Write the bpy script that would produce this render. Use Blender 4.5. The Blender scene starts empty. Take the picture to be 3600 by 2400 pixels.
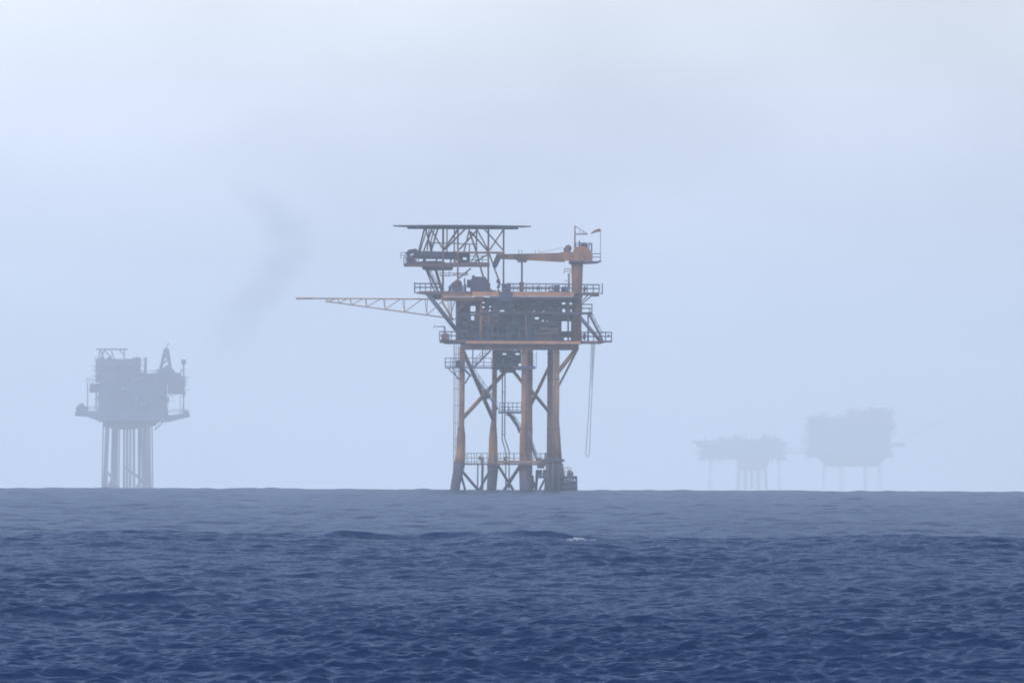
import bpy, math, random
import numpy as np
from mathutils import Vector, Matrix
random.seed(7); R = math.radians
SC = bpy.context.scene; C = SC.collection

# ------------------------------------------------------------------ camera
CAM_H = 2.2            # eye height above the local water, metres
F = 60000.0            # focal length in photo pixels (3600 wide)
ROLL = 0.0040
PY0 = 1613.0           # photo row of the horizontal plane
cd = bpy.data.cameras.new('camera'); cam = bpy.data.objects.new('camera', cd); C.objects.link(cam)
cd.sensor_width = 36; cd.lens = 36*F/3600; cd.clip_start = 1; cd.clip_end = 60000
pitch = (PY0-1200)/F
cam.matrix_world = Matrix.Translation((0, 0, CAM_H)) @ Matrix.Rotation(R(90)+pitch, 4, 'X') @ Matrix.Rotation(ROLL, 4, 'Z')
SC.camera = cam

# ------------------------------------------------------------------ sky
SUN_EL, SUN_AZ = 38, 215     # azimuth from +Y (view direction), clockwise
w = bpy.data.worlds.new("World"); SC.world = w; w.use_nodes = True
nt = w.node_tree; nt.nodes.clear(); N = nt.nodes.new; L = nt.links.new
out = N('ShaderNodeOutputWorld'); bg = N('ShaderNodeBackground'); L(bg.outputs[0], out.inputs[0])
sky = N('ShaderNodeTexSky'); sky.sky_type = 'NISHITA'; sky.sun_disc = False
sky.sun_elevation = R(SUN_EL); sky.sun_rotation = R(SUN_AZ); sky.air_density = 1.5; sky.dust_density = 3
tc = N('ShaderNodeTexCoord'); sep = N('ShaderNodeSeparateXYZ'); L(tc.outputs['Generated'], sep.inputs[0])
rp = N('ShaderNodeValToRGB'); L(sep.outputs['Z'], rp.inputs[0])
cr = rp.color_ramp; cr.elements[0].position = 0.0; cr.elements[0].color = (.50, .61, .84, 1)
cr.elements[1].position = 1.0; cr.elements[1].color = (1.20, 1.36, 1.66, 1)
for p, c in ((.012, (.62, .71, .89)), (.027, (.84, .88, .96)), (.10, (.92, 1.0, 1.17)), (.4, (1.08, 1.20, 1.40))):
    e = cr.elements.new(p); e.color = (*c, 1)
# streaky cloud structure, larger sideways than upwards
mp = N('ShaderNodeMapping'); mp.inputs['Scale'].default_value = (34, 34, 60); L(tc.outputs['Generated'], mp.inputs[0])
nz = N('ShaderNodeTexNoise'); nz.inputs['Scale'].default_value = 1.3; nz.inputs['Detail'].default_value = 5; nz.inputs['Roughness'].default_value = .45
L(mp.outputs[0], nz.inputs[0])
cm = N('ShaderNodeMapRange'); cm.inputs[1].default_value = .3; cm.inputs[2].default_value = .7; cm.inputs[3].default_value = .87; cm.inputs[4].default_value = 1.11
L(nz.outputs[0], cm.inputs[0])
az = N('ShaderNodeMapRange'); az.inputs[1].default_value = -.03; az.inputs[2].default_value = .03; az.inputs[3].default_value = 1.13; az.inputs[4].default_value = .94
L(sep.outputs['X'], az.inputs[0])
mul = N('ShaderNodeMath'); mul.operation = 'MULTIPLY'; L(cm.outputs[0], mul.inputs[0]); L(az.outputs[0], mul.inputs[1])
vm = N('ShaderNodeVectorMath'); vm.operation = 'SCALE'; L(rp.outputs[0], vm.inputs[0]); L(mul.outputs[0], vm.inputs['Scale'])
# the cloud layer is given in units of the physically bright sky (strength .1 below)
vs = N('ShaderNodeVectorMath'); vs.operation = 'SCALE'; vs.inputs['Scale'].default_value = 10.0; L(vm.outputs[0], vs.inputs[0])
mx = N('ShaderNodeMix'); mx.data_type = 'RGBA'; mx.inputs[0].default_value = .94
L(sky.outputs[0], mx.inputs[6]); L(vs.outputs[0], mx.inputs[7]); L(mx.outputs[2], bg.inputs[0]); bg.inputs[1].default_value = 0.1
# ------------------------------------------------------------------ sun (overcast)
sd = bpy.data.lights.new('sun', 'SUN'); sd.energy = 0.9; sd.angle = R(14); sd.color = (1, .97, .93)
sun = bpy.data.objects.new('sun', sd); C.objects.link(sun)
a, e_ = R(SUN_AZ), R(SUN_EL)
sdir = Vector((math.sin(a)*math.cos(e_), math.cos(a)*math.cos(e_), math.sin(e_)))
sun.rotation_euler = sdir.to_track_quat('Z', 'Y').to_euler()
SC.view_settings.view_transform = 'Standard'; SC.view_settings.look = 'None'
SC.view_settings.gamma = 1; SC.view_settings.exposure = 0.07
SC.cycles.use_denoising = True; SC.cycles.denoising_prefilter = 'ACCURATE'; SC.cycles.denoising_input_passes = 'RGB_ALBEDO_NORMAL'; SC.cycles.filter_width = 1.85; SC.cycles.volume_bounces = 2; SC.cycles.max_bounces = 8

# ------------------------------------------------------------------ materials
def mat(name, base, rough=.6, metal=0, spots=None, scale=.8, amount=.5, bump=.0):
    m = bpy.data.materials.new(name); m.use_nodes = True; t = m.node_tree; b = t.nodes['Principled BSDF']
    b.inputs['Roughness'].default_value = rough; b.inputs['Metallic'].default_value = metal
    if spots:
        tcn = t.nodes.new('ShaderNodeTexCoord'); n = t.nodes.new('ShaderNodeTexNoise'); mpn = t.nodes.new('ShaderNodeMapping')
        mpn.inputs['Scale'].default_value = (1, 1, .35)
        n.inputs['Scale'].default_value = scale; n.inputs['Detail'].default_value = 8; n.inputs['Roughness'].default_value = .65
        r = t.nodes.new('ShaderNodeMapRange'); r.inputs[1].default_value = .42; r.inputs[2].default_value = .62; r.inputs[4].default_value = amount
        mi = t.nodes.new('ShaderNodeMix'); mi.data_type = 'RGBA'
        mi.inputs[6].default_value = (*base, 1); mi.inputs[7].default_value = (*spots, 1)
        t.links.new(tcn.outputs['Object'], mpn.inputs[0]); t.links.new(mpn.outputs[0], n.inputs[0]); t.links.new(n.outputs[0], r.inputs[0])
        t.links.new(r.outputs[0], mi.inputs[0]); t.links.new(mi.outputs[2], b.inputs['Base Color'])
    else: b.inputs['Base Color'].default_value = (*base, 1)
    return m
ORANGE = mat('ochre painted steel', (.28, .13, .065), .6, 0, (.10, .05, .04), .7, .85)
ORANGE2 = mat('bright ochre beam paint', (.44, .21, .10), .5, 0, (.2, .09, .07), .7, .6)
RUSTY = mat('rusty faded paint', (.13, .07, .08), .7, 0, (.07, .045, .05), .9, .8)
DARK = mat('dark grimy steel', (.021, .029, .095), .7, .0, (.06, .045, .065), 1.2, .6)  # grimy spots are its own; the base also takes in the mist's blue
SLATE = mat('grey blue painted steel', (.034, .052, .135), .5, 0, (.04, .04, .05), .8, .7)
PALE = mat('pale galvanised steel', (.23, .22, .21), .5, .2, (.16, .11, .09), 1.5, .6)
BOOM = mat('yellow faded boom paint', (.34, .22, .14), .55, 0, (.2, .12, .1), 1.2, .6)
WETLEG = mat('marine growth on splash zone', (.040, .052, .10), .8, 0, (.09, .05, .05), .9, .7)
REDCLOTH = mat('red windsock fabric', (.24, .07, .06), .9)
RUBBER = mat('grey rubber hose', (.2, .2, .22), .8)
FARSTEEL = mat('far platform steel', (.036, .062, .165), .7, 0, (.09, .09, .12), .4, .7)  # blue of the mist in between is put into this steel's colour
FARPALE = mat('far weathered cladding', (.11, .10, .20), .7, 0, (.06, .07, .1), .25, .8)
GLASS = mat('dark cab glass', (.02, .025, .03), .1)

# ------------------------------------------------------------------ mesh helpers
class MB:
    def __init__(s): s.v, s.f, s.sm, s.isl = [], [], [], []
    def _add(s, vs, fs, smooth=False):
        k = len(s.v); s.isl.append((k, k+len(vs), len(s.f), len(s.f)+len(fs))); s.v += [tuple(v) for v in vs]; s.f += [tuple(k+i for i in f) for f in fs]; s.sm += [smooth]*len(fs)
    def box(s, a, b):
        x0, x1 = sorted((a[0], b[0])); y0, y1 = sorted((a[1], b[1])); z0, z1 = sorted((a[2], b[2]))
        s._add([(x0,y0,z0),(x1,y0,z0),(x1,y1,z0),(x0,y1,z0),(x0,y0,z1),(x1,y0,z1),(x1,y1,z1),(x0,y1,z1)],
               [(3,2,1,0),(4,5,6,7),(0,1,5,4),(1,2,6,5),(2,3,7,6),(3,0,4,7)])
        return s
    def tube(s, a, b, r0, r1=None, n=8):
        return s.path([a, b], [r0, r0 if r1 is None else r1], n)
    def path(s, pts, rs, n=8):
        pts = [Vector(p) for p in pts]
        if not hasattr(rs, '__len__'): rs = [rs]*len(pts)
        vs, fs = [], []
        for i, p in enumerate(pts):
            d = (pts[min(i+1, len(pts)-1)]-pts[max(i-1, 0)]).normalized()
            u = d.cross(Vector((0, 1, 0)));
            if u.length < .05: u = d.cross(Vector((1, 0, 0)))
            u.normalize(); q = d.cross(u)
            for j in range(n):
                t = 2*math.pi*j/n; vs.append(p+(u*math.cos(t)+q*math.sin(t))*rs[i])
        for i in range(len(pts)-1):
            for j in range(n):
                k = (j+1) % n; fs.append((i*n+j, i*n+k, (i+1)*n+k, (i+1)*n+j))
        fs.append(tuple(range(n))[::-1]); fs.append(tuple((len(pts)-1)*n+j for j in range(n)))
        s._add(vs, fs, n > 6); return s
    def beam(s, a, b, w, h=None):      # rectangular bar
        h = h or w; a, b = Vector(a), Vector(b); d = (b-a).normalized()
        u = d.cross(Vector((0, 1, 0)))
        if u.length < .05: u = Vector((1, 0, 0))
        u.normalize(); q = d.cross(u); vs = []
        for p in (a, b):
            for (i, j) in ((-1,-1),(1,-1),(1,1),(-1,1)): vs.append(p+u*i*h/2+q*j*w/2)
        s._add(vs, [(3,2,1,0),(4,5,6,7),(0,1,5,4),(1,2,6,5),(2,3,7,6),(3,0,4,7)]); return s
    def prism(s, prof, y0, y1):        # profile in x,z
        n = len(prof); vs = [(x, y0, z) for x, z in prof]+[(x, y1, z) for x, z in prof]
        s._add(vs, [tuple(range(n)), tuple(range(2*n-1, n-1, -1))]+[(i, n+i, n+(i+1) % n, (i+1) % n) for i in range(n)]); return s
    def poly(s, ring, z0, z1):         # vertical extrusion of x,y ring
        n = len(ring); vs = [(x, y, z0) for x, y in ring]+[(x, y, z1) for x, y in ring]
        s._add(vs, [tuple(range(n))[::-1], tuple(range(n, 2*n))]+[(i, (i+1) % n, n+(i+1) % n, n+i) for i in range(n)]); return s
    def ball(s, c, r, n=10, m=6, sq=(1, 1, 1)):
        vs, fs = [], []
        for i in range(1, m):
            t = math.pi*i/m
            for j in range(n):
                p = 2*math.pi*j/n; vs.append((c[0]+r*sq[0]*math.sin(t)*math.cos(p), c[1]+r*sq[1]*math.sin(t)*math.sin(p), c[2]+r*sq[2]*math.cos(t)))
        a = len(vs); vs += [(c[0], c[1], c[2]+r*sq[2]), (c[0], c[1], c[2]-r*sq[2])]
        for i in range(m-2):
            for j in range(n): fs.append((i*n+j, (i+1)*n+j, (i+1)*n+(j+1) % n, i*n+(j+1) % n))
        for j in range(n): fs += [(a, j, (j+1) % n), (a+1, (m-2)*n+(j+1) % n, (m-2)*n+j)]
        s._add(vs, fs, True); return s
    def pieces(s):
        """groups of shapes that stand apart from one another"""
        n = len(s.isl)
        if n < 2 or n > 2500: return [list(range(n))]
        V = np.array(s.v); lo = np.array([V[a:b].min(0) for a, b, _, _ in s.isl]); hi = np.array([V[a:b].max(0) for a, b, _, _ in s.isl])
        size = (hi-lo).max(1); lab = list(range(n))
        def find(i):
            while lab[i] != i: lab[i] = lab[lab[i]]; i = lab[i]
            return i
        for i in range(n):
            gap = np.maximum(0, np.maximum(lo[i]-hi[i+1:], lo[i+1:]-hi[i]))
            for j in np.nonzero(np.sqrt((gap**2).sum(1)) <= np.maximum(.02, .49*np.maximum(size[i], size[i+1:])))[0]: lab[find(int(j)+i+1)] = find(i)
        g = {}
        for i in range(n): g.setdefault(find(i), []).append(i)
        return sorted(g.values(), key=len, reverse=True)
    def build(s, name, m, parent=None, split=True):
        g = s.pieces() if split else [0]
        if len(g) > 1:
            first = None
            for grp in g:
                q = MB()
                for i in grp:
                    a, b, c, e = s.isl[i]; k = len(q.v); q.v += s.v[a:b]; q.f += [tuple(x-a+k for x in t) for t in s.f[c:e]]; q.sm += s.sm[c:e]
                o = q.build(name, m, parent, False); first = first or o
            return first
        me = bpy.data.meshes.new(name); me.from_pydata(s.v, [], s.f)
        me.polygons.foreach_set('use_smooth', s.sm); me.materials.append(m); me.update()
        o = bpy.data.objects.new(name, me); C.objects.link(o)
        if parent: o.parent = parent
        return o
def tag(o, label=None, cat=None, group=None, kind=None):
    for k, v in (('label', label), ('category', cat), ('group', group), ('kind', kind)):
        if v: o[k] = v
    return o
class Frame:
    """photo measurements -> metres in a thing's own space; the thing stands at its true distance"""
    def __init__(s, D, px, pyb):
        s.S = F/D; s.D = D; s.px = px; s.pyb = pyb
        py = 1400; upx = px+ROLL*(py-1200); upy = pyb-ROLL*(px-1800)
        s.loc = Vector(((upx-1800)/s.S, D, CAM_H+(PY0-upy)/s.S))
    def __call__(s, px, py, d=0): return ((px-s.px)/s.S, d, (s.pyb-py)/s.S)
    def empty(s, name): 
        o = bpy.data.objects.new(name, None); C.objects.link(o); o.location = s.loc; return o
    def at(s, name, px, py, d=0):     # an Empty for a thing resting on the platform
        o = bpy.data.objects.new(name, None); C.objects.link(o); o.location = s.loc+Vector(s(px, py, d)); return o
    def sub(s, px, py, d=0):           # converter relative to that Empty
        o = Vector(s(px, py, d)); return lambda x, y, dd=0: tuple(Vector(s(x, y, dd))-o)

# ------------------------------------------------------------------ sea
def sea_mean(r):
    # near swell crest at ~400 m, long trough, then the water rising to the horizon line at 2400 m and dropping away
    xs = [0, 150, 330, 372, 395, 405, 425, 500, 640, 900, 1250, 1800, 2400, 2700, 3200, 6000, 12000, 19000]
    s = 2*CAM_H/2400
    far = lambda q: CAM_H-s*q-1.4
    zs = [-.0, 0, .0, .11, .24, .24, -.02, -1.5, -2.55, -2.72, -2.72, -2.52, -2.30, -2.94, CAM_H-s*3200-.8, far(6000)-1, far(12000)-3, far(19000)-6]
    return np.interp(r, xs, zs)
def build_sea():
    rng = np.random.default_rng(11)
    half = R(2.9)
    dense = np.linspace(-half, half, 980)
    coarse = np.concatenate([np.linspace(half, math.pi, 40)[1:], np.linspace(-math.pi, -half, 40)[1:-1]])
    th = np.sort(np.concatenate([dense, coarse]))
    rows = [2, 8, 25, 60, 100, 130, 150]
    r = 156.0
    while r < 440: rows.append(r); r += r*(.00022 if r < 250 else .0003)
    while r < 820: rows.append(r); r += r*.012
    while r < 2500: rows.append(r); r += r*.00045
    while r < 18500: rows.append(r); r += r*.02
    rr = np.array(rows); NR, NC = len(rr), len(th)
    print('sea grid', NR, NC)
    T, Q = np.meshgrid(th, rr); X = (np.sin(T)*Q).astype(np.float32); Y = (np.cos(T)*Q).astype(np.float32); Q = Q.astype(np.float32)
    dr = np.gradient(rr); lat = rr*(2*half/980)
    res = np.maximum(dr, lat*1.2)[:, None].astype(np.float32)
    Z = sea_mean(Q).astype(np.float32); DX = np.zeros_like(X); DY = np.zeros_like(X)
    near = np.abs(T) < half*1.05
    comps = []
    n = 125
    for i in range(n):
        lam = .14*(24/.14)**((i+rng.random())/n)
        ang = rng.normal(R(9), R(30)) if lam > 1.2 else rng.normal(R(5), R(33))
        k = 2*math.pi/lam
        st = .080 if lam < .5 else (.042 if lam < 1.0 else .030 if lam < 2.2 else .015 if lam < 6 else .006)
        comps.append((lam, k, ang, st/k*(.7+.6*rng.random()), rng.random()*2*math.pi))
    amp = (.92+.25*np.sin(X*.33+1.3+.6*np.sin(Y*.05))*np.sin(Y*.041+X*.07)).astype(np.float32)      # gustier and calmer patches
    for lam, k, ang, aa, ph in comps:
        wgt = np.clip((lam/(res*2.5)-1)*1.5, 0, 1)*np.where(Q > 800, 1.4 if lam > 6 else 2.5 if lam > 1.8 else 1.3, 1)
        if wgt.max() <= 0: continue
        kx, ky = k*math.sin(ang), k*math.cos(ang)
        arg = (kx*X+ky*Y+ph).astype(np.float32)
        s_, c_ = np.sin(arg), np.cos(arg); A = aa*wgt*(amp if lam < 5 else 1)
        Z += A*s_; ch = .75
        DX += ch*A*c_*math.sin(ang); DY += ch*A*c_*math.cos(ang)
        # (crests drawn together: horizontal shift follows the cosine)
    # the shape of the near swell's crest along its length
    cx = X/np.maximum(Q, 1)*F+1800
    prof = np.interp(cx, [-600, 0, 350, 700, 1000, 1500, 1700, 1850, 2050, 2250, 2600, 2900, 3010, 3200, 3600, 4200],
                     [0, .02, .085, .045, .0, -.02, .05, .09, .05, -.02, .0, .05, .085, .05, 0, .02]).astype(np.float32)
    Z += 1.35*prof*np.exp(-((Q-400)/40)**2)
    X = X+DX; Y = Y+DY
    co = np.stack([X, Y, Z], -1).reshape(-1, 3).astype(np.float32)
    i = np.arange(NR-1)[:, None]*NC; j = np.arange(NC-1)[None, :]
    q = np.stack([i+j, i+j+1, i+NC+j+1, i+NC+j], -1).reshape(-1, 4)
    me = bpy.data.meshes.new('sea'); nf = len(q)
    me.vertices.add(len(co)); me.vertices.foreach_set('co', co.ravel())
    me.loops.add(nf*4); me.loops.foreach_set('vertex_index', q.ravel().astype(np.int32))
    me.polygons.add(nf); me.polygons.foreach_set('loop_start', np.arange(0, nf*4, 4, dtype=np.int32))
    me.polygons.foreach_set('use_smooth', np.ones(nf, dtype=bool))
    me.update(calc_edges=True)
    o = bpy.data.objects.new('sea', me); C.objects.link(o); tag(o, 'dark blue choppy sea with a low swell crest', None, None, 'structure')
    m = bpy.data.materials.new('sea water'); m.use_nodes = True; t = m.node_tree; b = t.nodes['Principled BSDF']
    t.nodes.remove(b); mo = t.nodes['Material Output']
    df = t.nodes.new('ShaderNodeBsdfDiffuse'); df.inputs['Color'].default_value = (.0085, .024, .068, 1)
    gl = t.nodes.new('ShaderNodeBsdfGlossy'); gl.inputs['Color'].default_value = (.20, .262, .385, 1); gl.inputs['Roughness'].default_value = .11
    fr = t.nodes.new('ShaderNodeFresnel'); fr.inputs['IOR'].default_value = 1.17
    ms = t.nodes.new('ShaderNodeMixShader'); t.links.new(fr.outputs[0], ms.inputs[0]); t.links.new(df.outputs[0], ms.inputs[1]); t.links.new(gl.outputs[0], ms.inputs[2]); t.links.new(ms.outputs[0], mo.inputs[0])
    # ripples too fine for the mesh tilt the surface normal directly
    g = t.nodes.new('ShaderNodeNewGeometry'); acc = g.outputs['Normal']
    for sc, det, am in ((11.0, 4, .62), (1.5, 3, .25)):
        n1 = t.nodes.new('ShaderNodeTexNoise'); n1.inputs['Scale'].default_value = sc; n1.inputs['Detail'].default_value = det; n1.inputs['Roughness'].default_value = .6
        t.links.new(g.outputs['Position'], n1.inputs['Vector'])
        sb = t.nodes.new('ShaderNodeVectorMath'); sb.operation = 'SUBTRACT'; sb.inputs[1].default_value = (.5, .5, .5); t.links.new(n1.outputs['Color'], sb.inputs[0])
        ml = t.nodes.new('ShaderNodeVectorMath'); ml.operation = 'MULTIPLY'; ml.inputs[1].default_value = (am, am, 0); t.links.new(sb.outputs[0], ml.inputs[0])
        ad = t.nodes.new('ShaderNodeVectorMath'); ad.operation = 'ADD'; t.links.new(acc, ad.inputs[0]); t.links.new(ml.outputs[0], ad.inputs[1]); acc = ad.outputs[0]
    nm = t.nodes.new('ShaderNodeVectorMath'); nm.operation = 'NORMALIZE'; t.links.new(acc, nm.inputs[0]); 
    for q_ in (gl, fr, df): t.links.new(nm.outputs[0], q_.inputs['Normal'])
    me.materials.append(m)
    return o
build_sea()

# ------------------------------------------------------------------ helpers for platforms
RR = .05
def rail(mb, f, x0, x1, yb, d, h=28, step=22, rr=RR, low=False, d2=None):
    """guard rail between two photo columns; d2 closes it round to a second row behind"""
    y0 = y1 = yb
    if isinstance(yb, tuple): y0, y1 = yb
    for dd in ([d] if d2 is None else [d, d2]):
        for k in ([0, .48] + ([.85] if low else [])):
            mb.tube(f(x0, y0-h*(1-k), dd), f(x1, y1-h*(1-k), dd), rr, n=5)
        n = max(1, round(abs(x1-x0)/step))
        for i in range(n+1):
            t = i/n; mb.tube(f(x0+(x1-x0)*t, y0+(y1-y0)*t, dd), f(x0+(x1-x0)*t, y0+(y1-y0)*t-h, dd), rr, n=5)
    if d2 is not None:
        for x, y in ((x0, y0), (x1, y1)):
            for k in (0, .48): mb.tube(f(x, y-h*(1-k), d), f(x, y-h*(1-k), d2), rr, n=5)
def stair(mb, rmb, f, p0, p1, d, w=1.0, steps=14, h=24):
    (x0, y0), (x1, y1) = p0, p1
    for dd in (d, d+w): mb.beam(f(x0, y0, dd), f(x1, y1, dd), .08, .26)
    for i in range(steps+1):
        t = i/steps; a = f(x0+(x1-x0)*t, y0+(y1-y0)*t, d); mb.box((a[0]-.13, d, a[2]-.02), (a[0]+.13, d+w, a[2]+.03))
    for dd in (d, d+w):
        for k in (1, .5): rmb.tube(f(x0, y0-h*k, dd), f(x1, y1-h*k, dd), RR*.9, n=5)
        for i in range(0, steps+1, 4):
            t = i/steps; x, y = x0+(x1-x0)*t, y0+(y1-y0)*t; rmb.tube(f(x, y, dd), f(x, y-h, dd), RR*.8, n=5)
def ladder(mb, f, x, y0, y1, d, w=.5, n=None):
    n = n or int(abs(y1-y0)/10)
    for s in (-w/2, w/2):
        a, b = f(x, y0, d), f(x, y1, d); mb.tube((a[0]+s, a[1], a[2]), (b[0]+s, b[1], b[2]), .035, n=5)
    for i in range(1, n):
        a = f(x, y0+(y1-y0)*i/n, d); mb.tube((a[0]-w/2, d, a[2]), (a[0]+w/2, d, a[2]), .025, n=4)
def clutter(f, x0, x1, y0, y1, d0, d1, gaps, eq, pipe, cell=13, fill=.93, seed=1):
    """packed process equipment: boxes and drums at varied depths, pipes in front"""
    rg = random.Random(seed); y = y0
    def hit(a, b, c, e): return any(a < g[2] and b > g[0] and c < g[3] and e > g[1] for g in gaps)
    while y < y1-2:
        hh = min(rg.uniform(.6, 1.5)*cell, y1-y); x = x0
        while x < x1-2:
            ww = min(rg.uniform(.6, 2.0)*cell, x1-x)
            if rg.random() < fill and not hit(x+1, x+ww-1, y+1, y+hh-1):
                d = rg.uniform(d0, d1-2); a, b = f(x, y+hh, d), f(x+ww+.5, y-.5, d+rg.uniform(1.2, 2.5))
                if rg.random() < .25 and ww > hh:
                    zc = (a[2]+b[2])/2; r_ = abs(b[2]-a[2])/2; eq.path([(a[0], d, zc), (a[0]+.15, d, zc), (b[0]-.15, d, zc), (b[0], d, zc)], [r_*.6, r_, r_, r_*.6], 12)
                elif rg.random() < .25:
                    xc = (a[0]+b[0])/2; r_ = (b[0]-a[0])/2; eq.path([(xc, d, a[2]), (xc, d, b[2]-.1), (xc, d, b[2])], [r_, r_, r_*.7], 12)
                else: eq.box(a, b)
            x += ww
        y += hh
    for i in range(int((x1-x0)*(y1-y0)/260)):
        x, y = rg.uniform(x0, x1), rg.uniform(y0, y1); l = rg.uniform(18, 60); d = rg.uniform(d0-.8, d0+1); r_ = rg.uniform(.05, .14)
        if rg.random() < .5:
            e = min(x+l, x1)
            if not hit(x, e, y-3, y+3): pipe.tube(f(x, y, d), f(e, y, d), r_, n=6)
        else:
            e = min(y+l, y1)
            if not hit(x-3, x+3, y, e): pipe.tube(f(x, y, d), f(x, e, d), r_, n=6)

def holed_wall(f, x0, x1, y0, y1, d, gaps, mb, th=.3, seed=0):
    """a packed bulkhead with real see-through openings"""
    rg = random.Random(seed)
    gs = [g for g in gaps if g[0] < x1 and g[2] > x0 and g[1] < y1 and g[3] > y0]
    xs = sorted({x0, x1, *[min(max(v, x0), x1) for g in gs for v in (g[0], g[2])]}); ys = sorted({y0, y1, *[min(max(v, y0), y1) for g in gs for v in (g[1], g[3])]})
    for a, b in zip(xs, xs[1:]):
        for c, e in zip(ys, ys[1:]):
            if any(a < g[2] and b > g[0] and c < g[3] and e > g[1] for g in gs): continue
            dd = d+rg.uniform(0, .2); mb.box(f(a, e, dd), f(b, c, dd+th))
    for g in gs:      # rounded, ragged opening edges: pipes and brackets crossing the corners
        if g[2]-g[0] < 30:
            for (x, y) in ((g[0], g[1]), (g[2], g[3]), (g[0], g[3]), (g[2], g[1])): mb.ball(f(x, y, d), rg.uniform(.06, .13), 8, 5)
# ================================================================== MAIN PLATFORM
f = Frame(2400, 1800, 1723)
P = f.empty('gas_platform')
tag(P, 'tall rust orange gas platform with helideck and crane, the nearest and sharpest platform', 'offshore platform', 'offshore platforms in the mist')
FR, BK = -6.0, 6.0       # front and back leg rows
def leg(prof, d, wet):
    up = MB().path([f(x, y, d) for x, y, r in prof], [r/25 for x, y, r in prof], 18).build('leg', ORANGE, P)
    lo = MB().path([f(x, y, d) for x, y, r in wet], [r/25 for x, y, r in wet], 18).build('wet_section', WETLEG, up)
    for y in (1240, 1330, 1505):
        i = [k for k in range(len(prof)-1) if prof[k][1] <= y <= prof[k+1][1]]
        if i:
            k = i[0]; t = (y-prof[k][1])/(prof[k+1][1]-prof[k][1]); x = prof[k][0]*(1-t)+prof[k+1][0]*t; r = (prof[k][2]*(1-t)+prof[k+1][2]*t)/25
            MB().tube(f(x, y, d), f(x, y+4, d), r+.04, n=18).build('collar', RUSTY, up)
    tag(up); return up
leg([(1625, 1222, 10), (1624, 1440, 9.5), (1623, 1500, 10), (1622, 1530, 15), (1621, 1600, 16), (1616, 1632, 20)], FR,
    [(1616, 1628, 21), (1612, 1660, 18), (1604, 1700, 17), (1594, 1790, 17)])
leg([(1739, 1222, 9), (1737, 1470, 9), (1735, 1500, 11), (1734, 1540, 15), (1734, 1600, 16), (1733, 1634, 18)], BK,
    [(1733, 1630, 20), (1733, 1660, 18.5), (1729, 1720, 17), (1727, 1790, 17)])
leg([(1845, 1222, 12), (1845, 1480, 12), (1843, 1520, 15), (1842, 1630, 15.5)], FR, [(1842, 1626, 17), (1846, 1720, 18), (1848, 1790, 18)])
leg([(1862, 1222, 11), (1861, 1480, 11), (1860, 1520, 13), (1859, 1630, 13)], BK, [(1859, 1626, 14), (1858, 1790, 14)])
leg([(1936, 1222, 11.5), (1935, 1480, 11.5), (1935, 1545, 12), (1937, 1634, 14)], BK, [(1937, 1630, 16), (1935, 1680, 18), (1928, 1790, 18)])
leg([(1955, 1222, 11), (1955, 1480, 11), (1957, 1545, 14), (1960, 1634, 17)], FR, [(1960, 1630, 20), (1966, 1680, 20), (1976, 1790, 20)])
def brace(a, b, wpx, d0, d1, m=ORANGE, name='brace'):
    return MB().tube(f(*a, d0), f(*b, d1), wpx/50, n=12).build(name, m, P)
brace((1622, 1222), (1735, 1476), 14, FR, BK); brace((1806, 1272), (1630, 1468), 14, BK, FR)
brace((1780, 1272), (1842, 1352), 12, BK, FR); brace((1944, 1258), (1858, 1440), 11.5, BK, BK)
brace((1862, 1366), (1936, 1452), 12, FR, BK); brace((1952, 1318), (2028, 1222), 15, FR, -5)
brace((1958, 1368), (2032, 1222), 7.5, BK, 5); brace((1702, 1378), (1716, 1392), 24, -.5, .5)
for a, b, wpx in (((1612, 1640), (1694, 1735), 10), ((1618, 1652), (1640, 1735), 8), ((1722, 1655), (1680, 1735), 9), ((1750, 1632), (1814, 1735), 10),
                  ((1832, 1632), (1766, 1735), 12), ((1868, 1668), (1890, 1735), 8), ((1924, 1668), (1890, 1735), 8), ((1874, 1672), (1874, 1740), 7)):
    brace(a, b, wpx, FR+1, FR+3, WETLEG)
# lower access walkway
wk = MB(); wk.box(f(1636, 1634, FR-1.1), f(1930, 1628, FR-.2)).box(f(1636, 1634, BK-.8), f(1930, 1629, BK+.4))
for x in range(1650, 1930, 24): wk.box(f(x, 1632.5, FR-.19), f(x+3, 1629.5, BK-.81))
wko = wk.build('walkway', RUSTY, P)
r = MB(); rail(r, f, 1640, 1922, 1628, FR-1.05, 35, 19, low=True); rail(r, f, 1645, 1922, 1628, BK+.3, 35, 23); r.build('railing', PALE, wko)
b = MB(); b.box(f(1752, 1627, FR-.9), f(1900, 1618, FR-.3)).build('kick_plate', ORANGE2, wko)
c = MB(); clutter(f, 1683, 1700, 1603, 1628, FR, FR+2, [], c, c, 7, .8, 3); clutter(f, 1772, 1792, 1606, 1628, FR, FR+3, [], c, c, 8, .7, 4)
c.build('valve_skid', RUSTY, P)
c = MB(); c.box(f(1889, 1645, -4), f(1915, 1613, -1)).box(f(1893, 1613, -3.6), f(1905, 1607, -2)).box(f(1915, 1636, -3), f(1926, 1590, -1.5))
c.build('equipment_cabinet', DARK, P)
# small landing near the water, between the right hand legs
c = MB(); c.box(f(1886, 1680, -4), f(1926, 1675, 0)); rail(c, f, 1888, 1924, 1675, -3.9, 22, 9, low=True)
for x in (1890, 1899, 1912): c.tube(f(x, 1675, -2), f(x+3, 1650, -2), .16, n=6)
c.tube(f(1890, 1650, -2), f(1884, 1735, -2), .2, n=6); c.build('lower_landing', DARK, P)
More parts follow.
